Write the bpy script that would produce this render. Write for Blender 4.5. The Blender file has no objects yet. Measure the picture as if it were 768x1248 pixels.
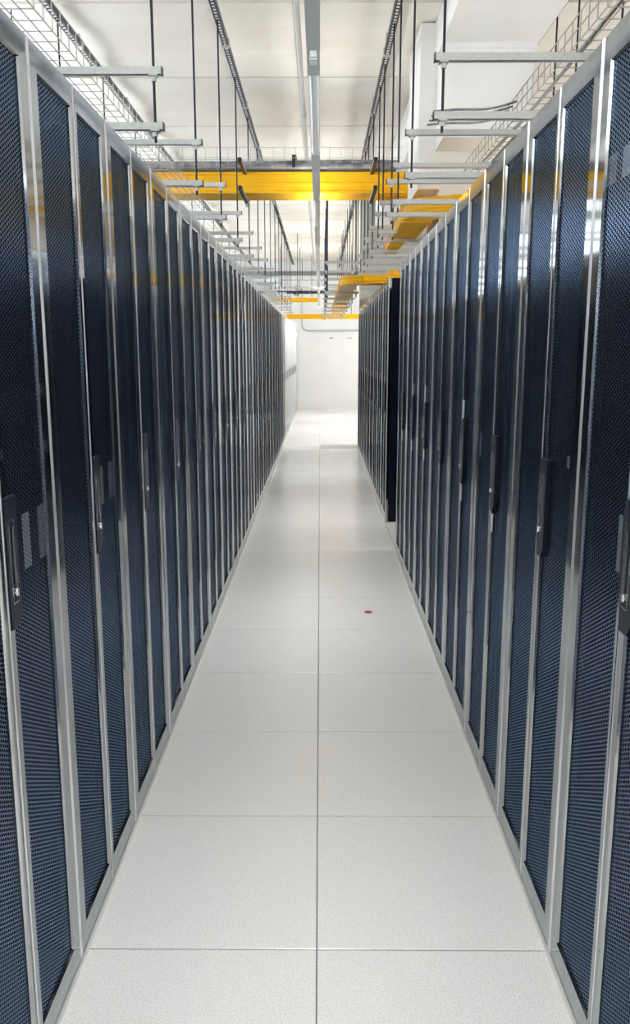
import bpy, math, random
from mathutils import Vector, Matrix
random.seed(7)
scene = bpy.context.scene
C = scene.collection
R = math.radians

# ------------------------------------------------------------------ camera
cam_d = bpy.data.cameras.new('camera')
cam = bpy.data.objects.new('camera', cam_d); C.objects.link(cam)
cam.location = (0.0067, 0.0, 1.519)
cam.rotation_euler = (math.pi / 2 - 0.1812, 0, 0.0063)
cam_d.sensor_fit = 'VERTICAL'; cam_d.sensor_height = 24.0
cam_d.lens = 24.0 * 965.6 / 1248.0
cam_d.shift_y = -17.7 / 1248.0
cam_d.clip_start = 0.02; cam_d.clip_end = 200
scene.camera = cam
# ------------------------------------------------------------------ world, exposure
world = bpy.data.worlds.new('world'); scene.world = world
world.use_nodes = True
world.node_tree.nodes['Background'].inputs[0].default_value = (0.8, 0.88, 1.0, 1)
world.node_tree.nodes['Background'].inputs[1].default_value = 0.05
vs = scene.view_settings
vs.view_transform = 'Standard'; vs.look = 'None'; vs.gamma = 1.0; vs.use_curve_mapping = False
vs.exposure = 0.02
scene.cycles.use_denoising = True
scene.cycles.max_bounces = 10; scene.cycles.diffuse_bounces = 5; scene.cycles.glossy_bounces = 5
scene.cycles.transparent_max_bounces = 12
AISLE_W = 7.6       # watts of each narrow-beam light added under the unlit aisle trunking
SIDE_E = 125.0        # emission of the unseen tubes added behind the racks
WINDOW_E = 4.2       # daylight glow of the frosted high windows in the left wall
UP_W = 8.5           # watts of each upward light added to brighten the ceiling

# ------------------------------------------------------------------ materials
def mat(name, col, rough=0.5, metal=0.0, spec=0.5, emit=None, es=0.0):
    m = bpy.data.materials.new(name); m.use_nodes = True
    b = m.node_tree.nodes['Principled BSDF']
    b.inputs['Base Color'].default_value = (*col, 1)
    b.inputs['Roughness'].default_value = rough
    b.inputs['Metallic'].default_value = metal
    b.inputs['Specular IOR Level'].default_value = spec
    if emit:
        b.inputs['Emission Color'].default_value = (*emit, 1)
        b.inputs['Emission Strength'].default_value = es
    return m

def noisy(m, scale, c0, c1, lo=0.4, hi=0.6, detail=3.0, coord='Object', bump=0.0, stretch=None):
    nt = m.node_tree; N = nt.nodes; L = nt.links
    b = N['Principled BSDF']
    tc = N.new('ShaderNodeTexCoord'); n = N.new('ShaderNodeTexNoise'); r = N.new('ShaderNodeValToRGB')
    n.inputs['Scale'].default_value = scale; n.inputs['Detail'].default_value = detail
    src = tc.outputs[coord]
    if stretch:
        mp = N.new('ShaderNodeMapping'); mp.inputs['Scale'].default_value = stretch
        L.new(src, mp.inputs['Vector']); src = mp.outputs['Vector']
    L.new(src, n.inputs['Vector']); L.new(n.outputs['Fac'], r.inputs['Fac'])
    r.color_ramp.elements[0].position = lo; r.color_ramp.elements[1].position = hi
    r.color_ramp.elements[0].color = (*c0, 1); r.color_ramp.elements[1].color = (*c1, 1)
    L.new(r.outputs['Color'], b.inputs['Base Color'])
    if bump:
        bp = N.new('ShaderNodeBump'); bp.inputs['Strength'].default_value = bump; bp.inputs['Distance'].default_value = 0.002
        L.new(n.outputs['Fac'], bp.inputs['Height']); L.new(bp.outputs['Normal'], b.inputs['Normal'])
    return m

MT = {}
MT['frame'] = noisy(mat('grey_metallic_frame', (.47, .48, .48), .07, 1.0), 30, (.45, .46, .465), (.49, .495, .49), stretch=(1, 1, .1))
MT['frame'].node_tree.nodes['Principled BSDF'].inputs['Specular Tint'].default_value = (.76, .79, .82, 1)
MT['edge'] = mat('bright_edge_glint', (.82, .82, .84), .28, .9)  # bright colour for the glint along the door edges
MT['paint'] = mat('dark_navy_powder_coat', (.002, .003, .016), .3, 0.0, .22)
MT['inside'] = mat('black_interior', (.006, .007, .012), .6)
MT['plate'] = mat('dark_handle_plate', (.006, .012, .022), .35, 0.0, .25)
MT['black'] = mat('black_plastic', (.006, .006, .01), .4)
MT['lever'] = mat('dark_steel_lever', (.35, .36, .4), .25, 1.0)
MT['chrome'] = mat('chrome_lock', (.8, .8, .8), .15, 1.0)
MT['rod'] = mat('dark_threaded_rod', (.016, .014, .03), .45, .3)
MT['galv'] = noisy(mat('galvanised_steel', (.6, .62, .6), .42, .35), 60, (.50, .52, .52), (.56, .57, .56))
MT['galv_dark'] = mat('galvanised_steel_dull', (.25, .26, .27), .4, .7)
MT['wire'] = mat('zinc_wire', (.42, .41, .38), .4, .4)
MT['rail_dark'] = mat('dark_rail_steel', (.05, .05, .06), .4, .5)
MT['pipe'] = mat('dull_conduit', (.42, .42, .41), .45, .4)
MT['label_in'] = mat('shaded_paper_label', (.22, .24, .24), .6)  # white label paper darkened for the shade behind the door mesh
MT['yellow'] = noisy(mat('yellow_duct_plastic', (.86, .48, .006), .45, 0, .3), 4, (.88, .455, .004), (.93, .50, .008))
MT['cable'] = noisy(mat('grey_cable', (.22, .22, .24), .5), 12, (.16, .16, .19), (.34, .34, .34))
MT['cable_dark'] = mat('black_cable', (.01, .01, .02), .5)
MT['white_wall'] = noisy(mat('white_wall_paint', (.86, .86, .86), .5), 2, (.85, .855, .86), (.88, .88, .875))
MT['ceiling'] = noisy(mat('cream_ceiling_paint', (.84, .80, .72), .7), 1.4, (.815, .775, .69), (.865, .825, .75), bump=.02)
MT['beam'] = noisy(mat('white_beam_paint', (.85, .84, .81), .6), 2, (.84, .83, .80), (.88, .87, .85))
MT['concrete'] = noisy(mat('grey_column_paint', (.40, .41, .38), .7), 3, (.38, .39, .36), (.43, .44, .41))
MT['tile'] = noisy(mat('speckled_floor_tile', (.82, .82, .79), .24, 0, .45), 260, (.66, .66, .64), (.84, .845, .825), .36, .47, 2.0)
MT['vent_tile'] = noisy(mat('grey_vent_tile', (.5, .5, .48), .35), 200, (.36, .36, .35), (.62, .62, .6), .4, .6)
MT['joint'] = mat('dark_floor_joint', (.16, .16, .16), .8)
MT['trim'] = mat('pale_metal_trim', (.70, .71, .69), .35, .2)
MT['label'] = mat('white_paper_label', (.85, .86, .86), .5)
MT['ink'] = mat('grey_ink', (.3, .3, .32), .6)
MT['red'] = mat('red_sticker', (.42, .05, .04), .4)
MT['trunk'] = mat('white_trunking', (.70, .72, .74), .35, .1)
MT['trunk_cover'] = mat('grey_trunking_cover', (.46, .49, .52), .35, .2)
MT['tube'] = mat('frosted_lamp_cover', (.78, .82, .86), .2, 0, .5)
MT['glow'] = mat('service_fill_glow', (.9, .9, .9), .3, 0, .5, (1.0, .97, .92), SIDE_E)
MT['glow_end'] = mat('end_fill_glow', (.9, .9, .9), .3, 0, .5, (1.0, .98, .95), SIDE_E * .3)
MT['glow_left'] = mat('left_fill_glow', (.9, .9, .9), .3, 0, .5, (.93, .97, 1.0), SIDE_E * .35)
MT['pane'] = mat('frosted_daylight_pane', (.8, .85, .9), .4, 0, .5, (.86, .94, 1.0), WINDOW_E)
MT['speaker'] = mat('white_speaker_case', (.8, .79, .75), .5)

def perforated(name):
    """dark sheet steel punched with staggered round holes (open, see-through)"""
    m = bpy.data.materials.new(name); m.use_nodes = True
    nt = m.node_tree; N = nt.nodes; L = nt.links
    b = N['Principled BSDF']; out = N['Material Output']
    b.inputs['Base Color'].default_value = (.36, .43, .56, 1)
    b.inputs['Specular Tint'].default_value = (.34, .45, .62, 1)
    b.inputs['Metallic'].default_value = .9
    b.inputs['Roughness'].default_value = .16
    tc = N.new('ShaderNodeTexCoord'); sp = N.new('ShaderNodeSeparateXYZ')
    L.new(tc.outputs['Object'], sp.inputs[0])
    A = 0.0098; S3 = math.sqrt(3)
    def mth(op, a, bb=None):
        n = N.new('ShaderNodeMath'); n.operation = op
        for i, v in enumerate((a, bb)):
            if v is None: continue
            if isinstance(v, (int, float)): n.inputs[i].default_value = v
            else: L.new(v, n.inputs[i])
        return n.outputs[0]
    u = mth('DIVIDE', sp.outputs['Z'], A); v = mth('DIVIDE', sp.outputs['X'], A * S3)
    def cell(off):
        fu = mth('SUBTRACT', mth('FRACT', mth('ADD', u, off)), .5)
        fv = mth('MULTIPLY', mth('SUBTRACT', mth('FRACT', mth('ADD', v, off)), .5), S3)
        return mth('SQRT', mth('ADD', mth('MULTIPLY', fu, fu), mth('MULTIPLY', fv, fv)))
    d = mth('MINIMUM', cell(100.0), cell(100.5))
    hole = mth('LESS_THAN', d, .425)
    # the punched edge rolls inwards a little
    bp = N.new('ShaderNodeBump'); bp.inputs['Strength'].default_value = .35; bp.inputs['Distance'].default_value = .0012
    L.new(mth('MINIMUM', d, .5), bp.inputs['Height']); L.new(bp.outputs['Normal'], b.inputs['Normal'])
    tr = N.new('ShaderNodeBsdfTransparent'); mx = N.new('ShaderNodeMixShader')
    L.new(hole, mx.inputs[0]); L.new(b.outputs[0], mx.inputs[1]); L.new(tr.outputs[0], mx.inputs[2])
    L.new(mx.outputs[0], out.inputs['Surface'])
    return m
MT['perf'] = perforated('perforated_dark_steel')

# ------------------------------------------------------------------ mesh helpers
class MB:
    def __init__(s): s.v = []; s.f = []; s.sm = []
    def add(s, vs, fs, smooth=False):
        o = len(s.v); s.v += [tuple(p) for p in vs]
        for f in fs: s.f.append([i + o for i in f]); s.sm.append(smooth)
        return s
    def box(s, x0, x1, y0, y1, z0, z1):
        v = [(x, y, z) for x in (x0, x1) for y in (y0, y1) for z in (z0, z1)]
        return s.add(v, [(0, 1, 3, 2), (4, 6, 7, 5), (0, 4, 5, 1), (2, 3, 7, 6), (0, 2, 6, 4), (1, 5, 7, 3)])
    def cyl(s, p0, p1, r, n=8, smooth=True, r1=None, caps=True):
        p0 = Vector(p0); p1 = Vector(p1); d = (p1 - p0).normalized()
        a = Vector((0, 0, 1)) if abs(d.z) < .9 else Vector((1, 0, 0))
        u = d.cross(a).normalized(); w = d.cross(u)
        r1 = r if r1 is None else r1
        vs = []
        for k in range(n):
            t = 2 * math.pi * (k + .5) / n; e = u * math.cos(t) + w * math.sin(t)
            vs += [p0 + e * r, p1 + e * r1]
        s.add(vs, [(2 * k, 2 * k + 1, (2 * k + 3) % (2 * n), (2 * k + 2) % (2 * n)) for k in range(n)], smooth)
        if caps:
            s.add([vs[2 * k] for k in range(n)], [list(range(n))]); s.add([vs[2 * k + 1] for k in range(n)], [list(range(n))[::-1]])
        return s
    def tube(s, pts, r, n=8):
        pts = [Vector(p) for p in pts]; rings = []
        u = None
        for i, p in enumerate(pts):
            d = (pts[min(i + 1, len(pts) - 1)] - pts[max(i - 1, 0)]).normalized()
            if u is None:
                a = Vector((0, 0, 1)) if abs(d.z) < .9 else Vector((1, 0, 0)); u = d.cross(a).normalized()
            u = (u - d * u.dot(d)).normalized(); w = d.cross(u)
            rings.append([p + (u * math.cos(2 * math.pi * k / n) + w * math.sin(2 * math.pi * k / n)) * r for k in range(n)])
        vs = [q for rg in rings for q in rg]; fs = []
        for i in range(len(rings) - 1):
            for k in range(n):
                fs.append((i * n + k, i * n + (k + 1) % n, (i + 1) * n + (k + 1) % n, (i + 1) * n + k))
        s.add(vs, fs, True)
        s.add(rings[0], [list(range(n))[::-1]]); s.add(rings[-1], [list(range(n))])
        return s
    def sweep(s, path, prof, closed=True, smooth=False):
        """profile (lateral, up) swept along a path of (x, y, z) that stays level; lateral is to the right of travel"""
        path = [Vector(p) for p in path]; n = len(prof); vs = []
        for i, p in enumerate(path):
            d = path[min(i + 1, len(path) - 1)] - path[max(i - 1, 0)]; d.z = 0; d.normalize()
            k = 1.0
            if 0 < i < len(path) - 1:
                d0 = path[i] - path[i - 1]; d0.z = 0; d0.normalize(); k = 1 / max(.5, d.dot(d0))
            rt = Vector((d.y, -d.x, 0))
            vs += [p + rt * a * k + Vector((0, 0, b)) for a, b in prof]
        fs = []
        for i in range(len(path) - 1):
            for k in range(n if closed else n - 1):
                fs.append((i * n + k, (i + 1) * n + k, (i + 1) * n + (k + 1) % n, i * n + (k + 1) % n))
        s.add(vs, fs, smooth)
        if closed:
            s.add(vs[:n], [list(range(n))]); s.add(vs[-n:], [list(range(n))[::-1]])
        return s
    def mesh(s, name, m):
        me = bpy.data.meshes.new(name); me.from_pydata(s.v, [], s.f); me.update()
        me.polygons.foreach_set('use_smooth', s.sm); me.materials.append(MT[m])
        return me
    def build(s, name, m, parent=None, loc=None):
        o = bpy.data.objects.new(name, s.mesh(name, m)); C.objects.link(o)
        if parent: o.parent = parent
        if loc: o.location = loc
        return o
def use(mesh, name, parent=None, loc=(0, 0, 0)):
    o = bpy.data.objects.new(name, mesh); C.objects.link(o); o.location = loc
    if parent: o.parent = parent
    return o
def tag(o, label=None, cat=None, group=None, kind=None):
    if label: o['label'] = label
    if cat: o['category'] = cat
    if group: o['group'] = group
    if kind: o['kind'] = kind
    return o
def thing(name, label, cat, loc=(0, 0, 0), rz=0.0, group=None):
    o = bpy.data.objects.new(name, None); C.objects.link(o); o.empty_display_size = .1
    o.location = loc; o.rotation_euler = (0, 0, rz)
    return tag(o, label, cat, group)
def struct(o, label, cat):
    return tag(o, label, cat, kind='structure')
def copy_tree(o, parent=None):
    c = o.copy(); C.objects.link(c); c.parent = parent
    for ch in list(o.children): copy_tree(ch, c)
    return c
ORD = ['first', 'second', 'third', 'fourth', 'fifth', 'sixth', 'seventh', 'eighth', 'ninth', 'tenth', 'eleventh', 'twelfth',
       'thirteenth', 'fourteenth', 'fifteenth', 'sixteenth', 'seventeenth', 'eighteenth', 'nineteenth', 'twentieth',
       'twenty-first', 'twenty-second', 'twenty-third', 'twenty-fourth', 'twenty-fifth', 'twenty-sixth', 'twenty-seventh',
       'twenty-eighth', 'twenty-ninth', 'thirtieth', 'thirty-first', 'thirty-second', 'thirty-third', 'thirty-fourth']

# ------------------------------------------------------------------ room shell
Y0, Y1 = -2.6, 21.6          # near end (behind the camera) and far wall
XL, XR = -2.6, 3.2
ZC = 3.86                    # underside of the ceiling panels
floor = MB().box(XL - .2, XR + .2, Y0 - .2, Y1 + .2, -.12, -.004).build('floor', 'joint')
struct(floor, 'raised floor of pale speckled square tiles', 'floor')
g = .0015; TS = .6; TY = 1.805 - 3 * TS
def tile_mesh(w, name, m):
    b = .0025; z = 0.0; h = TS / 2 - g; x = w / 2 - g
    mb = MB()
    mb.add([(-x, -h, -.006), (x, -h, -.006), (x, h, -.006), (-x, h, -.006),
            (-x, -h, -.0012), (x, -h, -.0012), (x, h, -.0012), (-x, h, -.0012),
            (-x + b, -h + b, z), (x - b, -h + b, z), (x - b, h - b, z), (-x + b, h - b, z)],
           [(0, 1, 5, 4), (1, 2, 6, 5), (2, 3, 7, 6), (3, 0, 4, 7), (4, 5, 9, 8), (5, 6, 10, 9), (6, 7, 11, 10), (7, 4, 8, 11), (8, 9, 10, 11)])
    return mb.mesh(name, m)
tm = tile_mesh(TS, 'floor_tile', 'tile'); tmv = tile_mesh(TS, 'vent_tile', 'vent_tile')
row = 0
y = TY + TS / 2
while y < Y1 - .2:
    for cx in (-.9, -.3, .3, .9, 1.5):
        if cx == -.9 and y > 0: pass
        vent = (cx == .3 and 12.7 < y < 13.3)
        if abs(cx) > .5 and y < 5.5: continue
        if cx < -.5 and y < 20.0: continue
        t = use(tmv if vent else tm, 'floor_tile', floor, (cx, y, 0))
        if vent: t['label'] = 'grey ventilation tile'
    y += TS
ylast = y - TS / 2
# the floor beneath and behind the racks, plain
MB().box(XL, -.6 - g, Y0, 19.8, -.006, -.0005).box(.6 + g, XR, Y0, 4.8, -.006, -.0005).box(1.8, XR, 4.8, Y1, -.006, -.0005)\
    .box(-.6, .6, Y0, TY - g, -.006, -.0005).box(-.6, 1.8, ylast + g, Y1, -.006, -.0005).box(XL, -1.2, 19.8, Y1, -.006, -.0005)\
    .build('floor_border', 'tile', floor)

wl = MB().box(XL - .12, XL, Y0, Y1, 0, 4.1).build('wall_left', 'white_wall'); struct(wl, 'white side wall behind the left rack row', 'wall')
for k in range(9):
    ya = -1.9 + 2.6 * k
    w = thing('window_%d' % (k + 1), 'frosted high window in the left wall, %s from the near end' % ORD[k], 'window', (XL, ya, 2.74)); tag(w, kind='structure')
    MB().box(.0, .03, 0, 2.5, 0, .04).box(0, .03, 0, 2.5, .96, 1.0).box(0, .03, 0, .04, .04, .96).box(0, .03, 2.46, 2.5, .04, .96).build('window_frame', 'trim', w)
    MB().box(.004, .012, .04, 1.235, .04, .96).build('pane', 'pane', w)
    MB().box(.004, .012, 1.265, 2.46, .04, .96).build('pane', 'pane', w)
    MB().box(.0, .025, 1.235, 1.265, .04, .96).build('mullion', 'trim', w)
wr = MB().box(XR, XR + .12, Y0, Y1, 0, 4.1).build('wall_right', 'white_wall'); struct(wr, 'white side wall behind the right rack row', 'wall')
wf = MB().box(XL - .12, XR + .12, Y0 - .12, Y0, 0, 4.1).build('wall_front', 'white_wall'); struct(wf, 'white end wall behind the viewer', 'wall')
wb = MB().box(XL - .12, XR + .12, Y1 + .02, Y1 + .14, 0, 4.1).build('wall_back', 'white_wall'); struct(wb, 'white panelled wall closing the far end of the aisle', 'wall')
xs = [-2.6, -1.62, -.60, .025, .18, .62, 1.22, 2.2, 3.2]
for a, b in zip(xs[:-1], xs[1:]):
    MB().box(a + .004, b - .004, Y1, Y1 + .02, .06, 2.62).build('wall_panel', 'white_wall', wb)
MB().box(XL, XR, Y1 - .012, Y1 + .02, 0, .055).build('skirting', 'white_wall', wb)
MB().box(XL, XR, Y1 + .004, Y1 + .02, 2.63, 3.86).build('upper_panel', 'white_wall', wb)
ceil = MB().box(XL - .12, XR + .12, Y0 - .12, Y1 + .14, ZC + .07, ZC + .25).build('ceiling', 'ceiling')
struct(ceil, 'cream ceiling of wide shallow panels with dark joints', 'ceiling')
P = 1.5; yj = 7.4 - 7 * P
pm = MB()
ww = P / 2 - .018
prof = [(-ww, .07), (-ww, .0), (-ww + .05, -.004), (-.30, .012), (-.24, .03), (.24, .034), (.30, .012), (ww - .05, -.004), (ww, .0), (ww, .07)]
pv = [(x, a, b) for x in (XL, XR) for a, b in prof]; n = len(prof)
pm.add(pv, [(k, k + 1, n + k + 1, n + k) for k in range(n - 1)] + [list(range(n))[::-1], list(range(n, 2 * n))])
pmesh = pm.mesh('ceiling_panel', 'ceiling')
for k in range(40):
    yc = yj + P * (k + .5)
    if yc - P / 2 > Y1 - .3: break
    use(pmesh, 'ceiling_panel', ceil, (0, yc, ZC))
# white downstand beam, drop box and column to the right of the aisle
bm_ = MB().box(.84, 1.5, Y0, 6.25, 3.6, 3.855).build('ceiling_beam', 'beam'); struct(bm_, 'white shallow downstand beam running along above the right rack row', 'beam')
b2 = MB().box(.84, 1.5, 6.96, 12.58, 3.4, 3.855).build('ceiling_beam', 'beam'); struct(b2, 'deeper white beam running on beyond the white column', 'beam')
bx_ = MB().box(.86, 1.47, 5.88, 6.245, 2.99, 3.598).box(.85, 1.48, 5.872, 5.9, 3.56, 3.60).build('boxed_bulkhead', 'beam')
struct(bx_, 'white boxed bulkhead hanging in front of the white column', 'bulkhead')
col = thing('column', 'white square column in the gap between the right rack rows', 'column'); tag(col, kind='structure')
MB().box(.90, 1.5, 6.25, 6.95, 0, 2.72).build('shaft', 'beam', col)
MB().box(.735, 1.5, 6.25, 6.95, 2.72, 3.86).build('capital', 'beam', col)
c2 = thing('column', 'grey square column standing past the end of the far right rack row', 'column'); tag(c2, kind='structure')
MB().box(.645, 1.9, 12.62, 13.3, 0, 3.86).build('shaft', 'concrete', c2)
for i in range(6):
    z = 2.22 + i * .26
    MB().box(.66, 1.88, 12.608, 12.62, z, z + .235).build('facing_panel', 'concrete', c2)
# floor trims along the rack plinths
t1 = MB().box(-.603, -.589, -.05, 20.37, 0, .004).build('trim_1', 'trim'); struct(t1, 'pale metal floor strip along the left rack row', 'floor strip')
t2 = MB().box(.589, .603, -.05, 6.0, 0, .004).build('trim_2', 'trim'); struct(t2, 'pale metal floor strip along the near right rack row', 'floor strip')
t3 = MB().box(.589, .603, 7.05, 12.46, 0, .004).build('trim_3', 'trim'); struct(t3, 'pale metal floor strip along the far right rack row', 'floor strip')

# ------------------------------------------------------------------ racks
RH = 2.16; RW = .6
def ring(x0, x1, z0, z1, y): return [(x0, y, z0), (x1, y, z0), (x1, y, z1), (x0, y, z1)]
def leaf_mesh(x0, x1, l, r):
    z0, z1 = .010, RH; b = .004
    ix0, ix1, iz0, iz1 = x0 + l, x1 - r, .080, RH - .062
    rs = [ring(x0, x1, z0, z1, .024), ring(x0, x1, z0, z1, b), ring(x0 + b, x1 - b, z0 + b, z1 - b, 0),
          ring(ix0 - b, ix1 + b, iz0 - b, iz1 + b, 0), ring(ix0, ix1, iz0, iz1, .005), ring(ix0, ix1, iz0, iz1, .024)]
    mb = MB(); vs = [p for q in rs for p in q]; fs = []
    for i in range(len(rs) - 1):
        for k in range(4): fs.append((i * 4 + k, i * 4 + (k + 1) % 4, (i + 1) * 4 + (k + 1) % 4, (i + 1) * 4 + k))
    for k in range(4): fs.append((20 + k, 20 + (k + 1) % 4, (k + 1) % 4, k))
    mb.add(vs, fs)
    pf = MB(); pf.add(ring(ix0, ix1, iz0, iz1, .006), [(0, 1, 2, 3)])
    return mb, pf
def make_rack():
    t = thing('server_rack', 'rack', 'server rack', group='server racks along the aisle')
    b = MB(); s = RW / 2 - .0015; D = 1.1
    b.box(-s, -s + .012, .03, D, .03, RH - .01).box(s - .012, s, .03, D, .03, RH - .01)
    b.box(-s + .012, s - .012, .03, D, RH - .03, RH - .01).box(-s + .012, s - .012, D - .012, D, .03, RH - .03)
    b.box(-s + .012, s - .012, .03, D - .012, .03, .045)
    b.build('body', 'paint', t)
    MB().box(-s + .02, s - .02, .03, D - .03, 0, .03).build('plinth', 'paint', t)
    e = MB().box(-s + .03, s - .03, .30, .34, .06, RH - .05)
    for k in range(20): e.box(-s + .04, s - .04, .27, .30, .09 + k * .1, .09 + k * .1 + .088)
    e.build('equipment', 'inside', t)
    MB().box(-.262, -.235, .10, .13, .05, RH - .03).build('mounting_rail', 'paint', t)
    MB().box(.235, .262, .10, .13, .05, RH - .03).build('mounting_rail', 'paint', t)
    for x in (-.2955, .2955): MB().cyl((x, .0015, .012), (x, .0015, RH - .002), .0032, 8).build('edge_glint', 'edge', t)  # bright rods added to stand for the glint on the door edges
    MB().cyl((.0035, .001, .014), (.0035, .001, RH - .004), .0024, 8).build('split_glint', 'edge', t)  # bright rod added for the glint where the two leaves meet
    d1m, p1 = leaf_mesh(-.296, -.0015, .050, .020)
    d1 = d1m.build('door', 'frame', t); p1.build('perforated_panel', 'perf', d1)
    d2m, p2 = leaf_mesh(.0015, .296, .030, .050)
    d2 = d2m.build('door', 'frame', t); p2.build('perforated_panel', 'perf', d2)
    pl = MB(); q = [(.008, .985), (.045, .985), (.066, 1.012), (.066, 1.245), (.008, 1.245)]
    pl.add([(x, -.004, z) for x, z in q] + [(x, .006, z) for x, z in q],
           [(0, 1, 2, 3, 4)] + [(k, k + 5, (k + 1) % 5 + 5, (k + 1) % 5) for k in range(5)])
    pl.build('handle_plate', 'plate', d2)
    rc = MB()
    for (x0, x1, z0, z1) in ((.016, .019, 1.035, 1.203), (.043, .046, 1.035, 1.203), (.019, .043, 1.035, 1.038), (.019, .043, 1.2, 1.203)):
        rc.box(x0, x1, -.0065, -.0038, z0, z1)
    rc.build('handle_rim', 'lever', d2)
    MB().box(.019, .043, -.0048, -.0038, 1.038, 1.2).build('handle_recess', 'black', d2)
    lv = MB().box(.026, .036, -.011, -.007, 1.068, 1.19).box(.026, .036, -.007, -.0048, 1.178, 1.19)
    lv.build('handle_lever', 'lever', d2)
    MB().cyl((.031, -.0048, 1.058), (.031, -.010, 1.058), .0095, 12).box(.027, .035, -.0115, -.01, 1.05, 1.066).build('lock', 'chrome', d2)
    return t
rack0 = make_rack(); used = False
def rack(xf, yc, rz, label, group, stickers=()):
    global used
    o = rack0 if not used else copy_tree(rack0); used = True
    o.location = (xf, yc, 0); o.rotation_euler = (0, 0, rz); tag(o, label, 'server rack', group)
    for (x, z, w, h, inside) in stickers:
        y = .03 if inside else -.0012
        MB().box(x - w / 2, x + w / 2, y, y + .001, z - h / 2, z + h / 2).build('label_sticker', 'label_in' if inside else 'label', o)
    return o
XF = .595
stk_r = {2: [(-.10, 1.20, .05, .09, True), (.13, 1.25, .02, .03, True)], 1: [(-.08, 1.13, .07, .12, True), (-.2, 1.9, .06, .06, True)],
         3: [(-.13, 1.17, .06, .09, True), (.033, .945, .03, .06, False)], 4: [(.028, 1.29, .03, .075, False), (.03, .945, .032, .07, False)],
         6: [(.02, 1.29, .025, .09, False), (.02, .945, .025, .06, False)], 7: [(.02, 1.29, .025, .07, False), (.02, .93, .025, .07, False)],
         8: [(.02, .93, .025, .07, False)]}
stk_l = {1: [(.2, 1.12, .04, .12, True)], 2: [(.19, 1.14, .05, .11, True)],
         9: [(.02, 1.29, .02, .06, False), (.02, .94, .02, .07, False)], 10: [(.02, 1.29, .02, .06, False), (.02, .94, .02, .07, False)]}
YL = 1.76
for k in range(33):
    yc = YL + .6 * (k - 1.5)
    if k == 0: lab = 'left row server rack standing beside the viewer, before the picture begins'
    elif k == 1: lab = 'nearest server rack of the left row, its big door handle at the picture edge'
    elif k == 32: lab = 'last server rack of the left row, nearest the white end wall'
    else: lab = 'black mesh double-door server rack, %s from the viewer in the long left row' % ORD[k - 1]
    rack(-XF, yc, R(90), lab, 'server racks in the left row', stk_l.get(k, ()))
YRB = 1.79
for k in range(9):
    yc = YRB + .6 * (k - 1.5)
    if k == 0: lab = 'near right row server rack standing beside the viewer, before the picture begins'
    elif k == 1: lab = 'nearest server rack of the right row, its door handle cut by the picture edge'
    elif k == 8: lab = 'last server rack of the near right row, beside the gap with the column'
    else: lab = 'black mesh double-door server rack, %s from the viewer in the near right row' % ORD[k - 1]
    rack(XF, yc, R(-90), lab, 'server racks in the near right row', stk_r.get(k, ()))
for k in range(9):
    yc = 7.06 + .6 * (k + .5)
    if k == 0: lab = 'first server rack of the far right row, its plain dark navy side facing the viewer'
    elif k == 8: lab = 'last server rack of the far right row, nearest the white end wall'
    else: lab = 'black mesh double-door server rack, %s of the far right row beyond the gap' % ORD[k]
    rack(XF + .005, yc, R(-90), lab, 'server racks in the far right row', [(.02, 1.29, .02, .05, False), (.02, .94, .02, .05, False)])

# ------------------------------------------------------------------ ceiling rails and trapeze hangers
def rail(x, z, ya, yb, label):
    t = thing('ceiling_rail', label, 'rail', (x, 0, z), group='slotted ceiling rails')
    m = MB().box(-.022, -.018, ya, yb, 0, .041).box(.018, .022, ya, yb, 0, .041).box(-.018, .018, ya, yb, .037, .041)
    m.box(-.018, -.010, ya, yb, 0, .004).box(.010, .018, ya, yb, 0, .004)
    m.build('channel', 'rail_dark', t)
    s = MB(); y = ya + .02
    while y < min(yb, 13.0):
        s.box(-.010, .010, y, y + .022, .001, .004); y += .05
    tag(s.build('slotted_web', 'label', t), kind='stuff')
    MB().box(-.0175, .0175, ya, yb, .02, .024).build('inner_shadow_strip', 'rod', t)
    y = ya + .9
    while y < yb:
        MB().box(-.028, .028, y, y + .05, -.004, .05).box(-.012, .012, y + .01, y + .04, .05, ZC - z + .02 if False else ZC - z - .006).build('ceiling_bracket', 'galv', t)
        y += 1.5
    return t
rail(-.70, 3.765, -.5, 21.5, 'slotted steel ceiling rail left of the light trunking, over the left rack fronts')
rail(-1.80, 3.765, -.5, 21.5, 'slotted steel ceiling rail over the rear of the left rack row')
rail(.505, 3.70, -.5, 21.5, 'slotted steel ceiling rail right of the light trunking, over the right rack fronts')
rail(1.60, 3.765, -.5, 6.4, 'short slotted steel ceiling rail ending beside the white bulkhead')

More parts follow.
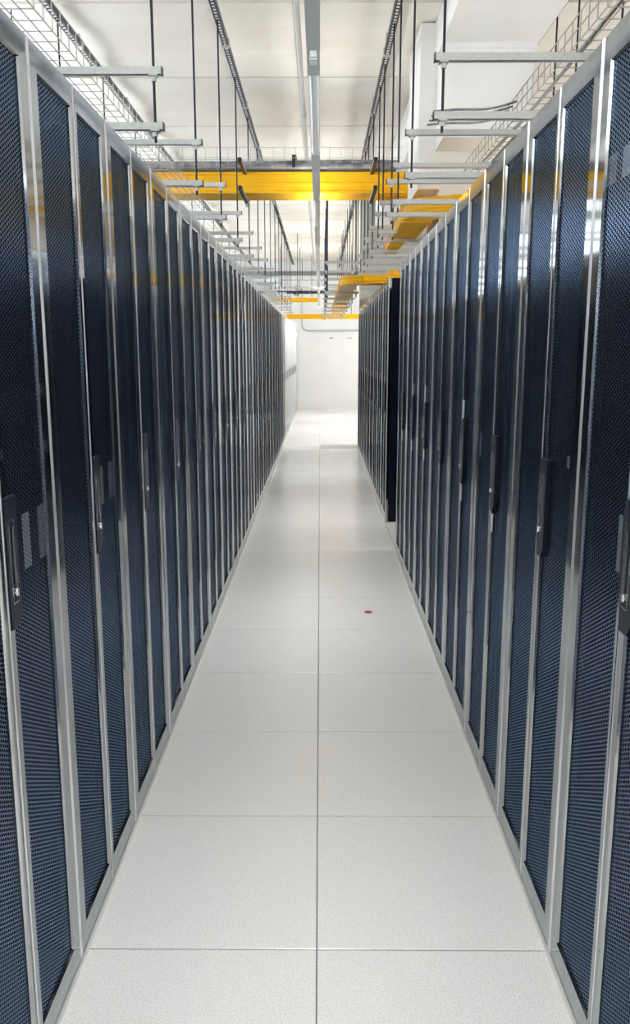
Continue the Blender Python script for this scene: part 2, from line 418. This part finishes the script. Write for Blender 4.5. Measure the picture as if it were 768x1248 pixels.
def strut_profile():  # 41 mm channel open below, as (y, z) outline walls
    return None
def strut(mb, x0, x1, z):
    w = .017; h = .028
    mb.box(x0, x1, -w, -w + .003, z, z + h).box(x0, x1, w - .003, w, z, z + h).box(x0, x1, -w + .003, w - .003, z + h - .003, z + h)
    mb.box(x0, x1, -w + .003, -w + .008, z, z + .003).box(x0, x1, w - .008, w - .003, z, z + .003)
def make_hanger(xi, xo, z_up, z_lo, z_in, z_out, y_in=0, lower_from=None):
    """xi aisle-side rod, xo rear rod; two struts on two rods"""
    sg = 1 if xo > xi else -1
    t = thing('trapeze_hanger', 'hanger', 'hanger', group='trapeze hangers')
    e = .035 * sg
    for z in (z_up, z_lo):
        m = MB(); strut(m, min(xi - e, xo + e), max(xi - e, xo + e), z); st = m.build('strut', 'galv', t); MB().box(min(xi, xo), max(xi, xo), -.0138, .0138, z + .006, z + .010).build('slot_shade_strip', 'rod', st)  # dark strip stands for the shade inside the open slot
        MB().box(min(xi - e * 1.1, xi - e), max(xi - e * 1.1, xi - e), -.018, .018, z - .002, z + .030).build('end_cap', 'black', st)
        for x in (xi, xo):
            MB().box(x - .018, x + .018, -.019, .019, z - .007, z - .0005).cyl((x, 0, z - .026), (x, 0, z - .008), .012, 6, False).build('clamp', 'galv', st)
    MB().cyl((xi, 0, z_lo - .05), (xi, 0, z_in), .006, 8).build('rod', 'rod', t)
    MB().cyl((xo, 0, z_lo - .05), (xo, 0, z_out), .006, 8).build('rod', 'rod', t)
    return t
ZU, ZL = 2.675, 2.455
hl = make_hanger(-.70, -1.80, ZU, ZL, 3.766, 3.766)
for k in range(15):
    o = hl if k == 0 else copy_tree(hl)
    o.location = (0, 3.62 + 1.155 * k, 0)
    tag(o, 'galvanised two-tier trapeze hanger, %s from the viewer above the left racks' % ORD[k], 'hanger', 'trapeze hangers above the left racks')
hr = make_hanger(.505, 1.60, ZU, ZL, 3.701, 3.766)
yr = [3.47, 4.58, 5.35, 5.83]
for k, y in enumerate(yr):
    o = hr if k == 0 else copy_tree(hr)
    o.location = (0, y, 0)
    tag(o, 'galvanised two-tier trapeze hanger, %s from the viewer above the right racks' % ORD[k], 'hanger', 'trapeze hangers above the right racks')
hs = make_hanger(.505, .585, ZU, ZL, 3.701, 2.72)
hs.location = (0, 6.62, 0); tag(hs, 'short two-tier trapeze hanger beside the white column above the right racks', 'hanger', 'trapeze hangers above the right racks')
h3 = make_hanger(.505, 1.56, ZU, ZL, 3.701, 3.40)
yf = [7.12, 7.9, 8.65, 9.3, 10.1, 10.9, 11.7]
for k, y in enumerate(yf):
    o = h3 if k == 0 else copy_tree(h3)
    o.location = (0, y, 0)
    tag(o, 'galvanised two-tier trapeze hanger, %s in line beyond the white column' % ORD[k], 'hanger', 'trapeze hangers beyond the white column')
# low trapezes that carry the far lengthwise yellow duct
h4 = make_hanger(.10, .46, 2.62, 2.25, 3.86, 3.86)
for k in range(7):
    o = h4 if k == 0 else copy_tree(h4)
    o.location = (0, 10.35 + 1.15 * k, 0)
    tag(o, 'narrow trapeze hanger, %s in line carrying the far yellow duct' % ORD[k], 'hanger', 'narrow hangers under the far yellow duct')
# far struts across the aisle near the end wall
for k, (y, z) in enumerate(((16.6, 2.80), (18.6, 2.95), (20.9, 3.32))):
    t = thing('cross_strut', ['thin galvanised strut across the aisle under the far ceiling, nearest of three',
                              'thin galvanised strut across the aisle, middle of the three at the far end',
                              'thin galvanised strut across the aisle, closest of three to the end wall'][k], 'strut', (0, y, 0), group='struts across the far aisle')
    m = MB(); strut(m, -.98, .60, z); m.build('channel', 'galv', t)
    for x in (-.9, -.45, .45): MB().cyl((x, 0, z + .03), (x, 0, ZC), .006, 6).build('rod', 'rod', t)

# ------------------------------------------------------------------ wire basket trays
def wire(mb, a, b, r=.0024): mb.cyl(a, b, r, 4, False, caps=False)
def basket(name_label, xa, xb, ya, yb, z, h=.105, along='y', step=.1, group='wire basket trays'):
    t = thing('wire_basket_tray', name_label, 'cable tray', group=group)
    L = MB(); X = MB()
    lat = []; n = max(2, round(abs(xb - xa) / .05)) if along == 'y' else max(2, round(abs(yb - ya) / .05))
    if along == 'y':
        for k in range(n + 1):
            x = xa + (xb - xa) * k / n; wire(L, (x, ya, z), (x, yb, z))
        for x in (xa, xb):
            for dz in (h * .5, h): wire(L, (x, ya, z + dz), (x, yb, z + dz))
        y = ya + .04
        while y < yb:
            for p, q in (((xa, y, z + h), (xa, y, z)), ((xa, y, z), (xb, y, z)), ((xb, y, z), (xb, y, z + h))): wire(X, p, q)
            y += step
    else:
        for k in range(n + 1):
            y = ya + (yb - ya) * k / n; wire(L, (xa, y, z), (xb, y, z))
        for y in (ya, yb):
            for dz in (h * .5, h): wire(L, (xa, y, z + dz), (xb, y, z + dz))
        x = xa + .04
        while x < xb:
            for p, q in (((x, ya, z + h), (x, ya, z)), ((x, ya, z), (x, yb, z)), ((x, yb, z), (x, yb, z + h))): wire(X, p, q)
            x += step
    tag(L.build('lengthwise_wires', 'wire', t), kind='stuff'); tag(X.build('cross_wires', 'wire', t), kind='stuff')
    return t
zb = ZU + .028 + .003
basket('long wire basket tray lying on the hangers above the left racks', -1.40, -1.0, .8, 19.9, zb)
basket('wire basket tray lying on the hangers above the near right racks', 1.01, 1.41, .8, 5.85, zb)
basket('wire basket tray lying on the hangers above the far right racks', 1.01, 1.41, 7.03, 12.0, zb)
basket('wire basket tray crossing high over the aisle above the yellow duct', -2.05, .72, 7.42, 7.86, 3.125, .17, 'x')
# loose cables
def cable(pts, r, label, m='cable', group=None):
    o = MB().tube(pts, r, 7).build('cable', m); tag(o, label, 'cable', group); return o
def arc_pts(fn, n): return [fn(i / (n - 1)) for i in range(n)]
bt = thing('cable_bundle', 'thick bundle of grey cables in the tray crossing over the aisle', 'cables')
for i in range(9):
    yy = 7.47 + .04 * i; zz = 3.125 + .024 + (.034 if i % 2 else 0) + random.uniform(0, .006)
    MB().tube(arc_pts(lambda s: (-2.04 + 2.74 * s, yy + .008 * math.sin(9 * s + i), zz + .006 * math.sin(7 * s + 2 * i)), 24), .021, 8).build('cable', 'cable', bt)
MB().box(-.245, -.205, 7.44, 7.84, 3.135, 3.24).build('cable_tie', 'cable_dark', bt)
for i in range(4):
    xx = 1.06 + .06 * i
    o = cable(arc_pts(lambda s: (xx + .01 * math.sin(11 * s + i), 1.0 + 4.6 * s, zb + .014 + .004 * math.sin(8 * s + i)), 20), .009,
              'pale cable lying in the right wire basket, %s from the aisle' % ORD[i], 'wire', 'cables in the right wire basket')
for i in range(4):
    o = cable(arc_pts(lambda s: (1.0 - .42 * s, 4.55 - .08 * i + .03 * math.sin(6 * s) , zb + .012 + .05 * (1 - s) ** 2), 12), .006,
              'thin cable trailing over the second right hanger, %s from the far side' % ORD[i], 'cable', 'cables on the second right hanger')

# ------------------------------------------------------------------ brackets on the hanger rods
def bracket(x, y0, y1, z, label):
    t = thing('support_bracket', label, 'bracket', group='dark support brackets')
    MB().box(x - .0155, x + .0155, y0, y1, z - .032, z).build('arm', 'rod', t)
    MB().box(x - .014, x + .014, y0 - .004, y0, z - .03, z - .003).build('end_face', 'black', t)
    MB().box(x + .0155, x + .018, y0 + .04, y1, z - .026, z - .010).box(x - .018, x - .0155, y0 + .04, y1, z - .026, z - .010).build('side_strip', 'galv', t)
    MB().cyl((x, y1 - .04, z - .06), (x, y1 - .04, z - .032), .012, 6, False).build('nut', 'galv', t)
for x, w in ((-.70, 'left'), (.47, 'right')):
    bracket(x + (.032 if w == 'left' else 0), 7.0, 7.7, 3.118, 'dark bracket under the high cable tray on the %s side of the aisle' % w)
    bracket(x + (.032 if w == 'left' else 0), 7.0, 7.7, 2.895, 'dark bracket under the wide yellow duct on the %s side of the aisle' % w)

# ------------------------------------------------------------------ yellow fibre ducts
def duct_prof(w, h):
    a = w / 2
    return [(-a, 0), (-a - .012, .004), (-a - .012, .020), (-a, .026), (-a, .34 * h), (-a - .004, .38 * h), (-a - .004, .50 * h), (-a, .54 * h), (-a, h - .026), (-a - .010, h - .022), (-a - .010, h),
            (a + .010, h), (a + .010, h - .022), (a, h - .026), (a, .54 * h), (a + .004, .50 * h), (a + .004, .38 * h), (a, .34 * h), (a, .026), (a + .012, .020), (a + .012, .004), (a, 0)]
def bend(cx, cy, r, a0, a1, z, n=14):
    return [(cx + r * math.cos(R(a0 + (a1 - a0) * i / (n - 1))), cy + r * math.sin(R(a0 + (a1 - a0) * i / (n - 1))), z) for i in range(n)]
def coupler(t, p, d, w, h):
    m = MB(); a = Vector(p); d = Vector(d); pr = [(x * 1.03 + (.004 if x > 0 else -.004), zz * 1.0 + (.006 if zz > h * .5 else -.006)) for x, zz in duct_prof(w, h)]
    m.sweep([a - d * .035, a + d * .035], pr); m.build('coupler', 'yellow', t)
# wide crossing duct
t = thing('fiber_duct', 'wide bright yellow cable duct crossing above the aisle, nearest of all', 'cable duct', group='yellow cable ducts')
zd = 2.924; W = .32; HH = .20
HH = .185
cy = 7.5 + W / 2 + .012
for a, b in ((-2.05, -1.0), (-1.0, .80)):
    MB().sweep([(a, cy, zd), (b, cy, zd)], duct_prof(W, HH)).build('straight_section', 'yellow', t)
for x in (-1.9, -1.2):
    m = MB().box(x, x + .012, cy - W / 2 - .014, cy - W / 2 - .011, zd, zd + HH).build('seam_strip', 'yellow', t)
# rungs visible under the duct at its right end
for i in range(3):
    MB().box(.52, .83, cy - .13 + .1 * i, cy - .10 + .1 * i, zd - .012, zd - .003).build('base_rib', 'yellow', t)
# elbow duct over the near right racks
t = thing('fiber_duct', 'yellow cable duct with a broad bend on the hangers above the right racks', 'cable duct', group='yellow cable ducts')
zd = ZL + .028 + .010; W = .20; HH = .125
xr_ = .635 + .10; ye = 6.05
r = .22
MB().sweep([(1.55, ye, zd), (xr_ + r, ye, zd)], duct_prof(W, HH)).build('straight_section', 'yellow', t)
MB().sweep([(xr_ + r + .002, ye, zd)] + bend(xr_ + r, ye + r, r, -90, -180, zd), duct_prof(W, HH)).build('elbow', 'yellow', t)
MB().sweep([(xr_, ye + r, zd), (xr_, 7.2, zd)], duct_prof(W, HH)).build('straight_section', 'yellow', t)
MB().sweep([(xr_ - .03, 7.2, zd), (xr_ - .03, 8.3, zd)], duct_prof(.10, .09)).build('straight_section', 'yellow', t)
coupler(t, (xr_, ye + r + .04, zd), (0, 1, 0), W, HH); coupler(t, (xr_ + r + .04, ye, zd), (1, 0, 0), W, HH); coupler(t, (xr_ - .03, 7.6, zd), (0, 1, 0), .10, .09)
# far duct with rounded corner
t = thing('fiber_duct', 'narrow yellow cable duct over the far right racks, rounding its corner', 'cable duct', group='yellow cable ducts')
zd = 2.302; W = .19; HH = .098; yc = 9.6; xc = .345; r = .16
MB().sweep([(1.5, yc, zd), (xc + r, yc, zd)], duct_prof(W, HH)).build('straight_section', 'yellow', t)
MB().sweep(bend(xc + r, yc + r, r, -90, -180, zd), duct_prof(W, HH)).build('elbow', 'yellow', t)
for k in range(4):
    a = yc + r + k * 1.95; MB().sweep([(xc, a, zd), (xc, a + 1.945, zd)], duct_prof(W, HH)).build('straight_section', 'yellow', t)
    if k: coupler(t, (xc, a, zd), (0, 1, 0), W, HH)
coupler(t, (.55, yc, zd), (1, 0, 0), W, HH)
f = MB(); f.cyl((.86, yc - .02, zd + HH + .001), (.86, yc - .02, zd + HH + .06), .10, 16, True, .055); f.build('outlet_cap', 'yellow', t)
t = thing('fiber_duct', 'yellow cable duct crossing low at the far end of the aisle', 'cable duct', group='yellow cable ducts')
MB().sweep([(-1.0, 18.1, 2.25), (1.6, 18.1, 2.25)], duct_prof(.2, .1)).build('straight_section', 'yellow', t)
coupler(t, (.1, 18.1, 2.25), (1, 0, 0), .2, .1)
for x in (-.85, .7): MB().cyl((x, 18.1, 2.35), (x, 18.1, ZC), .006, 6).build('rod', 'rod', t)
t = thing('fiber_duct', 'short yellow cable duct hanging higher, left of the light trunking near the end wall', 'cable duct', group='yellow cable ducts')
MB().sweep([(-1.2, 20.1, 2.74), (-.05, 20.1, 2.74)], duct_prof(.2, .095)).build('straight_section', 'yellow', t)
coupler(t, (-.12, 20.1, 2.74), (1, 0, 0), .2, .095)
for x in (-.55, -.2): MB().cyl((x, 20.1, 2.83), (x, 20.1, ZC), .006, 6).build('rod', 'rod', t)

# ------------------------------------------------------------------ linear light trunking
def trunking(x, z, ya, yb, label, lit):
    t = thing('light_trunking', label, 'ceiling light', (x, 0, z))
    MB().box(-.027, .027, ya, yb, .022, .062).build('housing', 'trunk', t)
    y = ya; k = 0
    return t
tr = trunking(-.022, 2.70, -2.2, 20.2, 'white linear light trunking running down the middle of the aisle ceiling', True)
period = 2.88; ys_ = [3.72 + period * k for k in range(-2, 6)]
tube_m = MB(); Lm = 1.40
for k in range(6): pass
prof = [(.023 * math.cos(R(a)), .021 + .020 * math.sin(R(a))) for a in range(180, 361, 20)]
tube_m.sweep([(0, 0, 0), (0, Lm, 0)], prof, closed=True)
tmesh = tube_m.mesh('lamp_cover', 'tube')
cov = MB().box(-.027, .027, 0, period - Lm - .02, .0, .022).mesh('blank_cover', 'trunk_cover')
for i, yy in enumerate(ys_):
    use(tmesh, 'lamp_cover', tr, (0, yy, 0))
    if yy + period < 21: use(cov, 'blank_cover', tr, (0, yy + Lm + .01, 0))
    MB().box(-.024, .024, yy - .008, yy, .001, .022).box(-.024, .024, yy + Lm, yy + Lm + .008, .001, .022).build('lamp_end', 'trunk', tr)
    # fill lights added to the trunking: narrow one for the floor, upward one for the ceiling
    for nm, rx, zz, w, sp in (('aisle_fill', 0, -.001, AISLE_W, 78), ('ceiling_fill', math.pi, .064, UP_W, 170)):
        ld = bpy.data.lights.new(nm, 'AREA'); ld.shape = 'RECTANGLE'; ld.size = .044; ld.size_y = Lm - .06
        ld.energy = w; ld.color = (.985, .99, 1.0); ld.spread = R(sp)
        lo = bpy.data.objects.new(nm, ld); C.objects.link(lo); lo.parent = tr
        lo.location = (0, yy + Lm / 2, zz); lo.rotation_euler = (rx, 0, 0)
MB().box(-.013, .013, 3.42, 3.52, -.022, .0).box(-.016, .016, 3.44, 3.50, -.026, -.02).build('motion_sensor', 'label', tr)
for yy in (2.9, 5.6, 8.4, 11.3, 14.2, 17.1, 19.8):
    MB().cyl((.018, yy, .062), (.018, yy, ZC - 2.70), .004, 6).build('suspension_rod', 'rod', tr)
# unseen light lines added behind both rack rows to brighten walls and ceiling
for x, lab in ((-2.14, 'unseen light line added behind the left racks to brighten the room'), (2.45, 'unseen light line added behind the right racks to brighten the room')):
    t = thing('light_trunking', lab, 'ceiling light', (x, 0, 2.0))
    MB().box(-.03, .03, -2.2, 21.2, .04, .10).build('housing', 'trunk', t)
    y = -2.0
    while y < 20:
        MB().cyl((0, y, .02), (0, y + 1.4, .02), .019, 8).build('fill_tube', 'glow_left' if x < 0 else 'glow', t); y += 1.6
    for yy in range(-2, 21, 4): MB().cyl((0, yy, .10), (0, yy, ZC - 2.006), .005, 6).build('suspension_rod', 'rod', t)

t = thing('light_trunking', 'unseen light line added beyond the far right racks to brighten the end wall', 'ceiling light', (2.2, 17.4, 2.75))  # lamp line added out of view to brighten the end wall
MB().box(-.9, .3, -.03, .03, .04, .10).build('housing', 'trunk', t)
for x in (-.85, -.25): MB().cyl((x, 0, .02), (x + .52, 0, .02), .019, 8).build('fill_tube', 'glow_end', t)
for x in (-.7, .1): MB().cyl((x, 0, .10), (x, 0, ZC - 2.756), .005, 6).build('suspension_rod', 'rod', t)
# ------------------------------------------------------------------ pipes, far wall fittings, small things
o = MB().tube([(-.148, .5, 3.72), (-.148, 21.0, 3.72)], .019, 10)
p = thing('conduit_pipe', 'long galvanised conduit under the ceiling beside the light trunking', 'pipe')
o.build('pipe', 'pipe', p)
for yy in (2.0, 5.0, 8.0, 11.0, 14.0, 17.0, 20.0):
    MB().box(-.172, -.124, yy, yy + .03, 3.70, 3.745).box(-.155, -.141, yy + .008, yy + .022, 3.745, ZC).build('pipe_clip', 'galv', p)
p = thing('conduit_pipe', 'pale conduit bending from vertical to run level along the end wall', 'pipe')
yw = Y1 - .06
pts = [(-.47, yw, 3.2), (-.47, yw, 2.26)] + [(-.32 + .15 * math.cos(R(a)), yw, 2.24 + .15 * math.sin(R(a))) for a in range(180, 271, 15)] + [(.2, yw, 2.09), (2.6, yw, 2.09)]
MB().tube(pts, .022, 10).build('pipe', 'galv', p)
for x in (.3, 1.5): MB().box(x, x + .03, yw - .026, Y1 - .014, 2.062, 2.118).build('pipe_clip', 'galv', p)
o = MB().tube([(-2.4, 21.1, 3.52), (1.5, 21.1, 3.52)], .055, 12).build('duct_pipe', 'galv_dark'); tag(o, 'thick grey pipe crossing just under the ceiling before the end wall', 'pipe')
t = thing('speaker_box', 'small white speaker box high on the end wall', 'speaker', (-.62, Y1 - .125, 3.10))
MB().box(-.09, .09, -.10, .10, 0, .16).build('case', 'speaker', t)
MB().box(-.07, .07, -.11, -.10, -.11, -.01).box(-.07, .07, -.10, .06, -.11, -.10).build('mount', 'cable', t)
MB().cyl((0, -.101, .08), (0, -.108, .08), .055, 16).build('grille', 'ink', t)
t = thing('cable_ladder', 'dark cable ladder crossing high before the end wall', 'cable tray')
MB().box(-1.6, .62, 20.5, 20.53, 2.99, 3.04).build('side_rail', 'rod', t); MB().box(-1.6, .62, 20.8, 20.83, 2.99, 3.04).build('side_rail', 'rod', t)
for k in range(14):
    MB().box(-1.55 + .16 * k, -1.51 + .16 * k, 20.53, 20.8, 3.0, 3.02).build('rung', 'galv', t)
for x in (-1.4, .5): MB().cyl((x, 20.66, 3.01), (x, 20.66, ZC), .006, 6).build('rod', 'rod', t)
for i, x in enumerate((.31, .80)):
    t = thing('wall_sign', ['tiny pale grey sign on the end wall, left of two', 'tiny pale grey sign with three marks on the end wall, right of two'][i], 'sign', (x, Y1 - .003, 1.89))
    MB().box(-.06, .06, -.002, .002, -.022, .022).build('plate', 'white_wall', t)
    for k in range(1 if i == 0 else 3):
        a = -.05 + .0 if i == 0 else -.055 + .042 * k
        MB().box(a, a + (.09 if i == 0 else .022), -.004, -.002, -.014, .014).build('mark', 'cable', t)
o = MB().cyl((.295, 4.512, 0), (.295, 4.512, .0015), .024, 24).build('floor_sticker', 'red'); tag(o, 'small round red sticker on a floor tile', 'sticker')
random.seed(3)
